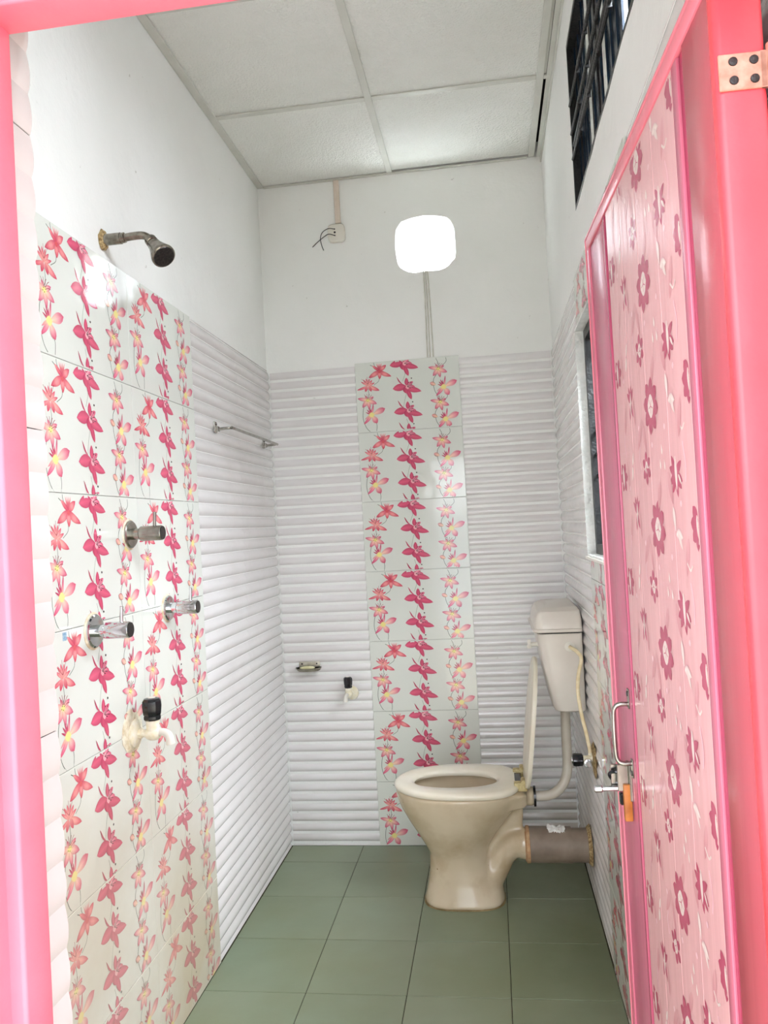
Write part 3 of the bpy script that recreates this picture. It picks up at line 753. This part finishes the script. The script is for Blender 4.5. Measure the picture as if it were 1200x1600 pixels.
# ---------------------------------------------------------------- bib taps
def bib(name, loc, label, out, side, knob=1.0, plate_r=.034):
    """out: unit vector from the wall; local frame built along it"""
    t = thing(name, label, 'tap', loc)
    o = Vector(out)
    bm = bmesh.new(); lathe(bm, [(0, plate_r), (.006, plate_r*.96), (.011, plate_r*.7), (.013, .014)], (0, 0, 0), o, 28); link('flange', bm, 'cream', t, 40)
    bm = bmesh.new(); tube(bm, [Vector((0, 0, 0)), o*.030], .0095, 16); lathe(bm, [(.012, .013), (.022, .013)], (0, 0, 0), o, 6)
    lathe(bm, [(.030, .010), (.036, .015), (.048, .0185), (.060, .017), (.068, .012)], (0, 0, 0), o, 20); tube(bm, [o*.050+Vector((0, 0, -.006)), o*.050+Vector((0, 0, .036))], [.016, .0165], 20)
    link('tap_body', bm, 'cream', t, 45)
    bm = bmesh.new(); tube(bm, [o*.060+Vector((0, 0, .002)), o*.080+Vector((0, 0, .002)), o*.092+Vector((0, 0, -.008)), o*.096+Vector((0, 0, -.028))], [.0095, .0095, .0105, .0115], 16, sm=5); link('spout', bm, 'plastic', t, 50)
    bm = bmesh.new(); c = o*.050; k = knob
    loops = []
    for z, r in ((.034, .0185), (.038, .0215), (.044, .0215), (.046, .020), (.050, .0225), (.070, .0245), (.082, .0238), (.088, .019), (.090, .010)):
        seg = 24; loops.append([Vector((c.x+r*k*(1+.045*math.cos(8*2*PI*i/seg))*math.cos(2*PI*i/seg), c.y+r*k*(1+.045*math.cos(8*2*PI*i/seg))*math.sin(2*PI*i/seg), z)) for i in range(seg)])
    loft(bm, loops); link('knob', bm, 'black', t, 30)
    bm = bmesh.new(); lathe(bm, [(.0895, .010), (.0915, .0095)], c, (0, 0, 1), 16); link('knob_cap', bm, 'plastic', t, 30)
    return t
tp = bib('wall_tap', (0, 1.905, .866), 'limescaled tap with a black knob, low on the left wall', (1, 0, 0), 0, plate_r=.036)
bm = bmesh.new(); bmesh.ops.create_icosphere(bm, subdivisions=3, radius=1)
for v in bm.verts: q = 1+.25*noise.noise(v.co*2.0+Vector((3, 1, 0))); v.co = Vector((v.co.x*.0022, v.co.y*.056*q, v.co.z*.058*q))
bmesh.ops.translate(bm, verts=bm.verts, vec=(0, -.012, .008)); link('crust_patch', bm, 'crust', tp, 60)
tb = bib('wall_tap', (.297, L, .655), 'small white tap with a black knob on the back wall, beside the lilies', (-.20, -.98, 0), 0, .9, .036)
tb.scale = (.84, .84, .84)

# ---------------------------------------------------------------- towel bar
tr = thing('towel_bar', 'chrome towel bar near the far end of the left wall', 'towel bar', (0, 2.62, 1.735))
for y in (0, .585):
    bm = bmesh.new(); box(bm, (-.003, y-.013, -.018), (.004, y+.013, .022), .004, 3); box(bm, (.002, y-.008, -.014), (.014, y+.008, .004), .002, 2)
    mt_ = link('mount', bm, 'steel', tr, 30)
    for dy in (-.005, .005):
        bm = bmesh.new(); lathe(bm, [(0, .0028), (.0012, .0024)], (.004, y+dy, .012), (1, 0, 0), 10); link('screw', bm, 'dark', mt_)
bm = bmesh.new(); tube(bm, [(.008, 0, -.006), (.045, .0, -.004), (.058, .012, -.004), (.060, .04, -.004), (.060, .545, -.004), (.058, .573, -.004), (.045, .585, -.004), (.008, .585, -.006)], .0052, 12, sm=5); link('rail', bm, 'steel', tr, 60)

# ---------------------------------------------------------------- soap dish
sp = thing('soap_dish', 'small steel soap dish on the back wall near the left corner', 'soap dish', (.113, L, .775))
bm = bmesh.new(); box(bm, (-.044, -.004, -.006), (.050, .002, .019), .003, 2); bk = link('bracket', bm, 'dish', sp, 30)
for x in (-.030, .035):
    bm = bmesh.new(); lathe(bm, [(0, .0036), (.0015, .003)], (x, -.004, .010), (0, -1, 0), 12); link('screw', bm, 'dark', bk)
bm = bmesh.new(); N = 14
top = [Vector((-.058*math.cos(PI*k/(N-1)), -.004-.050*max(0, math.sin(PI*k/(N-1)))**.8, -.004)) for k in range(N)]
bot = [Vector((v.x*.82, -.004+(v.y+.004)*.8, -.018)) for v in top]
loft(bm, [top, bot], cap=False); bm.verts.ensure_lookup_table(); bm.faces.new(bm.verts[N:2*N][::-1]); bmesh.ops.solidify(bm, geom=bm.faces[:], thickness=.0016); link('tray', bm, 'dish', sp, 40)
bm = bmesh.new(); bmesh.ops.create_icosphere(bm, subdivisions=3, radius=1, matrix=Matrix.Translation((-.002, -.026, -.004)) @ Matrix.Diagonal((.034, .014, .008, 1)))
so = link('soap', bm, simple('pale_soap', (232, 226, 176), (240, 234, 196), .4, scale=20), None, 60); so.location = (.113, L, .775); tag(so, 'thin pale yellow soap lying in the steel soap dish', 'soap')

# ---------------------------------------------------------------- wiring
cd = bmesh.new(); box(cd, (.333, L-.009, 2.690), (.357, L+.005, H-.009), .002, 1); tag(link('conduit', cd, simple('conduit_pvc', (222, 206, 190), (230, 216, 202), .4)), 'flat pinkish cable trunking running from ceiling to the wiring box', 'trunking')
jb = thing('junction_box', 'white round-cornered wiring box with two bare black wire ends', 'junction box', (.336, L+.005, 2.648))
bm = bmesh.new(); 
l0 = [Vector((p.x, 0, p.y)) for p in sup(0, 0, 0, .038, .040, 4.5, 32)]; l1 = [v+Vector((0, -.014, 0)) for v in l0]; l2 = [Vector((v.x*.9, -.017, v.z*.9)) for v in l0]
loft(bm, [l0, l1, l2]); bmesh.ops.recalc_face_normals(bm, faces=bm.faces); link('box_cover', bm, 'plastic', jb, 30)
bm = bmesh.new(); lathe(bm, [(0, .0048), (.0012, .0042)], (-.006, -.0168, .002), (0, -1, 0), 12); link('screw', bm, 'wire', jb)
for z in (.016, -.012):
    bm = bmesh.new(); lathe(bm, [(0, .003), (.001, .003)], (-.006, -.0168, z), (0, -1, 0), 10); link('wire_hole', bm, 'wire', jb)
for pts in ([(-.006, -.017, .016), (-.03, -.030, .016), (-.058, -.026, .004), (-.070, -.020, -.020), (-.066, -.014, -.052), (-.060, -.010, -.070)],
            [(-.006, -.017, -.012), (-.03, -.034, -.010), (-.055, -.030, -.020), (-.085, -.020, -.036), (-.108, -.014, -.052)]):
    bm = bmesh.new(); tube(bm, pts, .0017, 8, sm=5); link('wire', bm, 'wire', jb, 60)
for x0, x1, lab in ((.705, .7015, 'leftmost of three painted cables below the vent hole'), (.7135, .7125, 'middle of three painted cables below the vent hole'), (.722, .7265, 'rightmost of three painted cables below the vent hole')):
    bm = bmesh.new(); tube(bm, [(x0, L+.005, 2.448), ((x0+x1)/2+.001, L+.005, 2.28), (x1, L+.005, 2.076)], .0032, 8, sm=6)
    tag(link('cable', bm, simple('painted_cable', (206, 204, 192), (222, 220, 210), .5), None, 60), lab, 'cable', 'painted cables below the vent hole')

# ---------------------------------------------------------------- toilet
YC = 2.888
tl = thing('toilet', 'white ceramic toilet pan with raised lid, stained, on the green floor', 'toilet', (0, 0, 0))
def apply_mods(o):
    dg = bpy.context.evaluated_depsgraph_get(); me = bpy.data.meshes.new_from_object(o.evaluated_get(dg)); old = o.data; o.modifiers.clear(); o.data = me; return me
def addmod(o, k, **kw):
    md = o.modifiers.new(k, k)
    for a, v in kw.items(): setattr(md, a, v)
bm = bmesh.new()
secs = [(0, .761, .144, .110, 2.9), (.012, .761, .144, .110, 2.9), (.03, .760, .137, .103, 2.8), (.08, .755, .120, .092, 2.5), (.13, .750, .110, .088, 2.3), (.17, .748, .106, .093, 2.2),
        (.20, .744, .118, .104, 2.1), (.24, .745, .142, .122, 2.1), (.29, .750, .178, .145, 2.1), (.34, .757, .212, .164, 2.1), (.375, .764, .232, .174, 2.1), (.40, .768, .239, .179, 2.1), (.407, .768, .237, .178, 2.1)]
loft(bm, [sup(cx, YC, z, rx, ry, n, 44) for z, cx, rx, ry, n in secs])
# rear shelf under the hinges, running to the inlet
loft(bm, [[Vector((x, YC+yy, z)) for x, yy, z in q] for q in (
    [(.84, -.155, .402), (.84, .155, .402), (.84, .125, .335), (.84, -.125, .335)],
    [(.985, -.115, .402), (.985, .115, .402), (.985, .085, .345), (.985, -.085, .345)],
    [(1.000, -.100, .398), (1.000, .100, .398), (1.000, .070, .350), (1.000, -.070, .350)])])
tube(bm, [(.96, YC, .364), (1.030, YC, .362)], .033, 20)
# web between bowl and trap
loft(bm, [[Vector((x, YC+s, z)) for x, z in ((.80, .10), (.88, .15), (.945, .22), (.98, .235), (.99, .352), (.86, .352), (.80, .25))] for s in (-.012, .012)])
# trap: rises from the foot and turns over into the outlet
tube(bm, [(.80, YC, .050), (.845, YC, .075), (.880, YC, .115), (.910, YC, .160), (.945, YC, .190), (.975, YC, .194), (.997, YC, .191)], [.070, .062, .050, .044, .047, .053, .055], 24, sm=6)
loft(bm, [sup(.80, YC, z, rx, ry, 2.6, 32) for z, rx, ry in ((.0, .108, .10), (.05, .100, .090), (.10, .085, .07))])
pan = link('pan', bm, 'ceramic', tl)
addmod(pan, 'REMESH', mode='VOXEL', voxel_size=.0052); apply_mods(pan)
# hollow the bowl
bmc = bmesh.new()
loft(bmc, [sup(cx, YC, z, rx, ry, 2.1, 40) for z, cx, rx, ry in ((.15, .76, .03, .03), (.19, .755, .065, .055), (.26, .75, .120, .095), (.33, .748, .158, .118), (.385, .748, .170, .122), (.43, .748, .170, .122))])
bmesh.ops.recalc_face_normals(bmc, faces=bmc.faces)
cut = link('cut', bmc, 'ceramic')
md = pan.modifiers.new('b', 'BOOLEAN'); md.operation = 'DIFFERENCE'; md.object = cut; md.solver = 'FAST' if False else 'EXACT'
addmod(pan, 'REMESH', mode='VOXEL', voxel_size=.0048); addmod(pan, 'SMOOTH', factor=.5, iterations=11)
apply_mods(pan); bpy.data.objects.remove(cut, do_unlink=True)
for p in pan.data.polygons: p.use_smooth = True
if not pan.data.materials: pan.data.materials.append(M['ceramic'])
# dark sealing line at the foot
bm = bmesh.new(); loft(bm, [sup(.761, YC, z, rx, ry, 2.9, 44) for z, rx, ry in ((.0005, .147, .113), (.003, .1455, .1115))]); link('foot_seal', bm, simple('foot_seal', (120, 100, 60), (170, 150, 110), .8), tl)
# seat
def seat_loops():
    SX, N = .762, 56
    def outer(k, s=1.0):
        a = 2*PI*k/N; c, si = math.cos(a), math.sin(a)
        if c > 0: x = SX+.222*s*abs(c)**(2/3.6)*1; yy = .180*s*math.copysign(abs(si)**(2/2.5), si)
        else: x = SX-.238*s*abs(c)**(2/2.05); yy = .180*s*math.copysign(abs(si)**(2/2.05), si)
        return x, yy
    def inner(k, s=1.0):
        a = 2*PI*k/N; c, si = math.cos(a), math.sin(a)
        return .748+(.150 if c > 0 else .150)*s*math.copysign(abs(c)**(2/2.15), c), .094*s*math.copysign(abs(si)**(2/2.15), si)
    return N, outer, inner
N, of, inf = seat_loops()
def ringz(z, s): return [Vector((of(k, s)[0], YC+of(k, s)[1], z)) for k in range(N)]
def ringi(z, s): return [Vector((inf(k, s)[0], YC+inf(k, s)[1], z)) for k in range(N)]
zs = .408
bm = bmesh.new()
L_ = [ringi(zs, 1.03), ringz(zs, .985), ringz(zs+.006, 1.0), ringz(zs+.013, .998), ringz(zs+.019, .975), ringz(zs+.022, .93), ringi(zs+.021, 1.12), ringi(zs+.016, 1.03), ringi(zs+.008, 1.0)]
R = loft(bm, L_, cap=False)
for k in range(N): bm.faces.new((R[-1][k], R[-1][(k+1) % N], R[0][(k+1) % N], R[0][k]))
bmesh.ops.recalc_face_normals(bm, faces=bm.faces)
seat = link('seat', bm, simple('seat_plastic', (236, 228, 206), (246, 242, 228), .25, scale=5), tl, 50)
for s in (-1, 1):
    bm = bmesh.new(); box(bm, (.958, YC+s*.075-.016, .408), (1.004, YC+s*.075+.016, .438), .004, 2); tube(bm, [(.990, YC+s*.075-.022, .440), (.990, YC+s*.075+.022, .440)], .008, 12); link('hinge', bm, simple('stained_hinge', (170, 150, 96), (214, 200, 150), .5, scale=60), seat, 40)
bm = bmesh.new(); box(bm, (.962, YC-.05, .4095), (.986, YC+.05, .4302)); link('hinge_gap_shade', bm, 'black', seat)  # black block painting in the shade of the notch between the hinges
# lid: an egg-shaped shell standing open against the cistern
bm = bmesh.new(); N2 = 40
def lidloop(off, s):
    o = []
    for k in range(N2):
        a = 2*PI*k/N2; c, si = math.cos(a), math.sin(a)
        hgt = .232+(.236*s if c > 0 else .226*s)*math.copysign(abs(c)**(2/(2.2 if c > 0 else 3.5)), c); yy = .178*s*math.copysign(abs(si)**(2/2.3), si)
        o.append((hgt, yy, off))
    return o
b0 = Vector((1.003, YC, .396)); tdir = Vector((.058, 0, .466)).normalized(); nd = Vector((-tdir.z, 0, tdir.x))
def LM(q): return b0+tdir*q[0]+Vector((0, q[1], 0))+nd*q[2]
loft(bm, [[LM(q) for q in lidloop(o, s)] for o, s in ((-.003, .95), (-.005, .99), (.003, 1.0), (.009, .985), (.012, .90), (.013, .6), (.0135, .2))])
bmesh.ops.recalc_face_normals(bm, faces=bm.faces); link('lid', bm, simple('lid_plastic', (222, 214, 192), (238, 232, 214), .28, scale=6), tl, 40)
bm = bmesh.new(); lathe(bm, [(0, .036), (.008, .036)], (1.026, YC, .362), (1, 0, 0), 24); link('inlet_collar', bm, 'black', tl, 30)

# ---------------------------------------------------------------- cistern
cs = thing('cistern', 'white plastic toilet cistern on the right wall with its flush pipe', 'cistern', (0, 0, 0))
CY = 2.930
def cl(z, x0, x1, hy, r=.035, seg=6, cy=CY, front=.030):
    """rounded-rectangle plan, front (low x) corners rounder"""
    pts = []
    for (px, py, rad, a0) in ((x1-.012, cy-hy+.012, .012, -PI/2), (x1-.012, cy+hy-.012, .012, 0), (x0+front, cy+hy-front, front, PI/2), (x0+front, cy-hy+front, front, PI)):
        for k in range(seg+1):
            a = a0+PI/2*k/seg; pts.append(Vector((px+rad*math.cos(a), py+rad*math.sin(a), z)))
    return pts
bm = bmesh.new()
loft(bm, [cl(.686, 1.128, 1.213, .150), cl(.692, 1.115, 1.216, .162), (cl(.71, 1.106, 1.217, .168)), cl(.83, 1.084, 1.217, .176), cl(.955, 1.066, 1.217, .184), cl(.961, 1.066, 1.217, .184)])
bmesh.ops.recalc_face_normals(bm, faces=bm.faces); link('tank', bm, 'cistern', cs, 35)
bm = bmesh.new()
loft(bm, [cl(.9665, 1.054, 1.218, .192), cl(.969, 1.052, 1.218, .194), cl(.977, 1.052, 1.218, .194), cl(.979, 1.058, 1.218, .189), cl(1.015, 1.064, 1.217, .182), cl(1.036, 1.074, 1.214, .172), cl(1.046, 1.088, 1.208, .155), cl(1.050, 1.10, 1.203, .14)])
bmesh.ops.recalc_face_normals(bm, faces=bm.faces); link('tank_lid', bm, 'cistern', cs, 28)
bm = bmesh.new(); loft(bm, [cl(.9608, 1.072, 1.215, .178), cl(.967, 1.072, 1.215, .178)]); link('lid_shadow_band', bm, 'wire', cs)  # dark inset band painting in the shadow line under the lid
bm = bmesh.new(); tube(bm, [(1.075, CY-.03, .905), (1.048, CY-.03, .905)], .008, 12); box(bm, (1.034, CY-.045, .892), (1.050, CY-.008, .900), .002, 2); box(bm, (1.036, CY-.05, .897), (1.048, CY-.035, .925), .002, 2); link('flush_lever', bm, 'plastic', cs, 40)
bm = bmesh.new(); lathe(bm, [(0, .030), (.014, .026), (.030, .0205)], (1.158, YC+.03, .690), (0, 0, -1), 24); link('outlet_nut', bm, 'ppipe', cs, 40)
bm = bmesh.new(); tube(bm, [(1.158, YC+.03, .665), (1.156, YC+.03, .56), (1.154, YC+.025, .46), (1.140, YC+.015, .410), (1.112, YC+.005, .378), (1.075, YC, .364), (1.030, YC, .362)], .0175, 20, sm=7); link('flush_pipe', bm, 'ppipe', cs, 60)

# ---------------------------------------------------------------- soil pipe
sl = thing('soil_pipe', 'grey drain pipe stub from the toilet outlet to the right wall', 'pipe', (0, 0, 0))
bm = bmesh.new(); tube(bm, [(.990, YC, .190), (1.150, YC, .188)], .0615, 32); link('socket', bm, 'pipe', sl, 40)
bm = bmesh.new(); tube(bm, [(1.147, YC, .187), (1.218, YC, .187)], .0580, 32); link('pipe_end', bm, 'pipe', sl, 40)
bm = bmesh.new(); lathe(bm, [(-.006, .056), (0, .064), (.010, .0635), (.012, .060)], (.992, YC, .190), (1, 0, 0), 32); link('joint_cement', bm, simple('joint_cement', (206, 172, 130), (190, 140, 100), .8, scale=50, bump=.004), sl, 40)
bm = bmesh.new(); lathe(bm, [(0, .060), (.012, .072)], (1.205, YC, .187), (1, 0, 0), 32); link('wall_joint', bm, 'rust', sl, 40)
bm = bmesh.new(); bmesh.ops.create_grid(bm, x_segments=18, y_segments=12, size=1)
for v in bm.verts:
    x, y = v.co.x, v.co.y; q = noise.noise(Vector((x*2.2, y*2.2, 4))); v.co = Vector((x*.030*(1+.3*q), y*.020*(1+.3*noise.noise(Vector((x*3, y*3, 9)))), .012+.011*noise.noise(Vector((x*3.1, y*3.3, 1)))+.004*noise.noise(Vector((x*8, y*8, 2)))-.35*(y*.02)**2/.06*6))
bmesh.ops.solidify(bm, geom=bm.faces[:], thickness=.001)
o = link('crumpled_tissue', bm, 'tissue', None, 30); o.location = (1.098, YC-.010, .2445); tag(o, 'small crumpled white tissue lying on the grey drain pipe', 'tissue')

# ---------------------------------------------------------------- stop valve and hose
VY, VZ = 2.630, .567
sv = thing('stop_valve', 'stop valve with a black knob on the right wall under the cistern', 'valve', (W, VY, VZ))
bm = bmesh.new(); bmesh.ops.create_icosphere(bm, subdivisions=3, radius=1)
for v in bm.verts: q = 1+.3*noise.noise(v.co*2.1); v.co = Vector((v.co.x*.006, v.co.y*.05*q, v.co.z*.055*q))
link('wall_crust', bm, 'rust', sv, 60)
bm = bmesh.new(); tube(bm, [(0, 0, 0), (-.040, 0, .002)], [.013, .011], 18); tube(bm, [(-.022, 0, .0), (-.022, -.030, -.004)], [.011, .009], 16); tube(bm, [(-.014, 0, 0), (-.010, .012, .018)], [.008, .007], 12); link('valve_body', bm, 'cream', sv, 50)
bm = bmesh.new(); lathe(bm, [(.0, .0125), (.004, .0135), (.005, .009), (.012, .0085)], (-.022, -.026, -.004), (0, -1, 0), 18); link('outlet_cap', bm, 'chrome', sv, 40)
bm = bmesh.new(); loops = []
for x, r in ((-.036, .0165), (-.039, .0195), (-.060, .0205), (-.068, .0190), (-.0705, .012)):
    loops.append([Vector((x, r*(1+.05*math.cos(6*2*PI*i/24))*math.cos(2*PI*i/24), r*(1+.05*math.cos(6*2*PI*i/24))*math.sin(2*PI*i/24))) for i in range(24)])
loft(bm, loops); bmesh.ops.recalc_face_normals(bm, faces=bm.faces); link('knob', bm, 'black', sv, 30)
bm = bmesh.new(); lathe(bm, [(0, .011), (.0025, .0105)], (-.070, 0, 0), (-1, 0, 0), 18); link('knob_cap', bm, 'chrome', sv, 30)
hs_ = thing('supply_hose', 'cream braided hose from the cistern down to the stop valve', 'hose', (0, 0, 0))
bm = bmesh.new(); tube(bm, [(1.172, 2.742, .917), (1.175, 2.722, .916), (1.192, 2.702, .905), (1.203, 2.694, .882), (1.190, 2.690, .83), (1.185, 2.684, .775), (1.190, 2.672, .71), (1.200, 2.655, .65), (1.207, 2.642, .60), (1.208, 2.640, .583)], .0062, 12, sm=8)
hp = link('hose', bm, simple('cream_hose', (226, 206, 160), (244, 230, 196), .5, scale=45), hs_, 60)
bm = bmesh.new(); lathe(bm, [(0, .0145), (.006, .0145), (.007, .010), (.014, .010)], (1.172, 2.748, .917), (0, -1, 0), 6); lathe(bm, [(-.002, .017), (.003, .017)], (1.172, 2.748, .917), (0, -1, 0), 20); link('hose_nut', bm, 'plastic', hs_, 30)
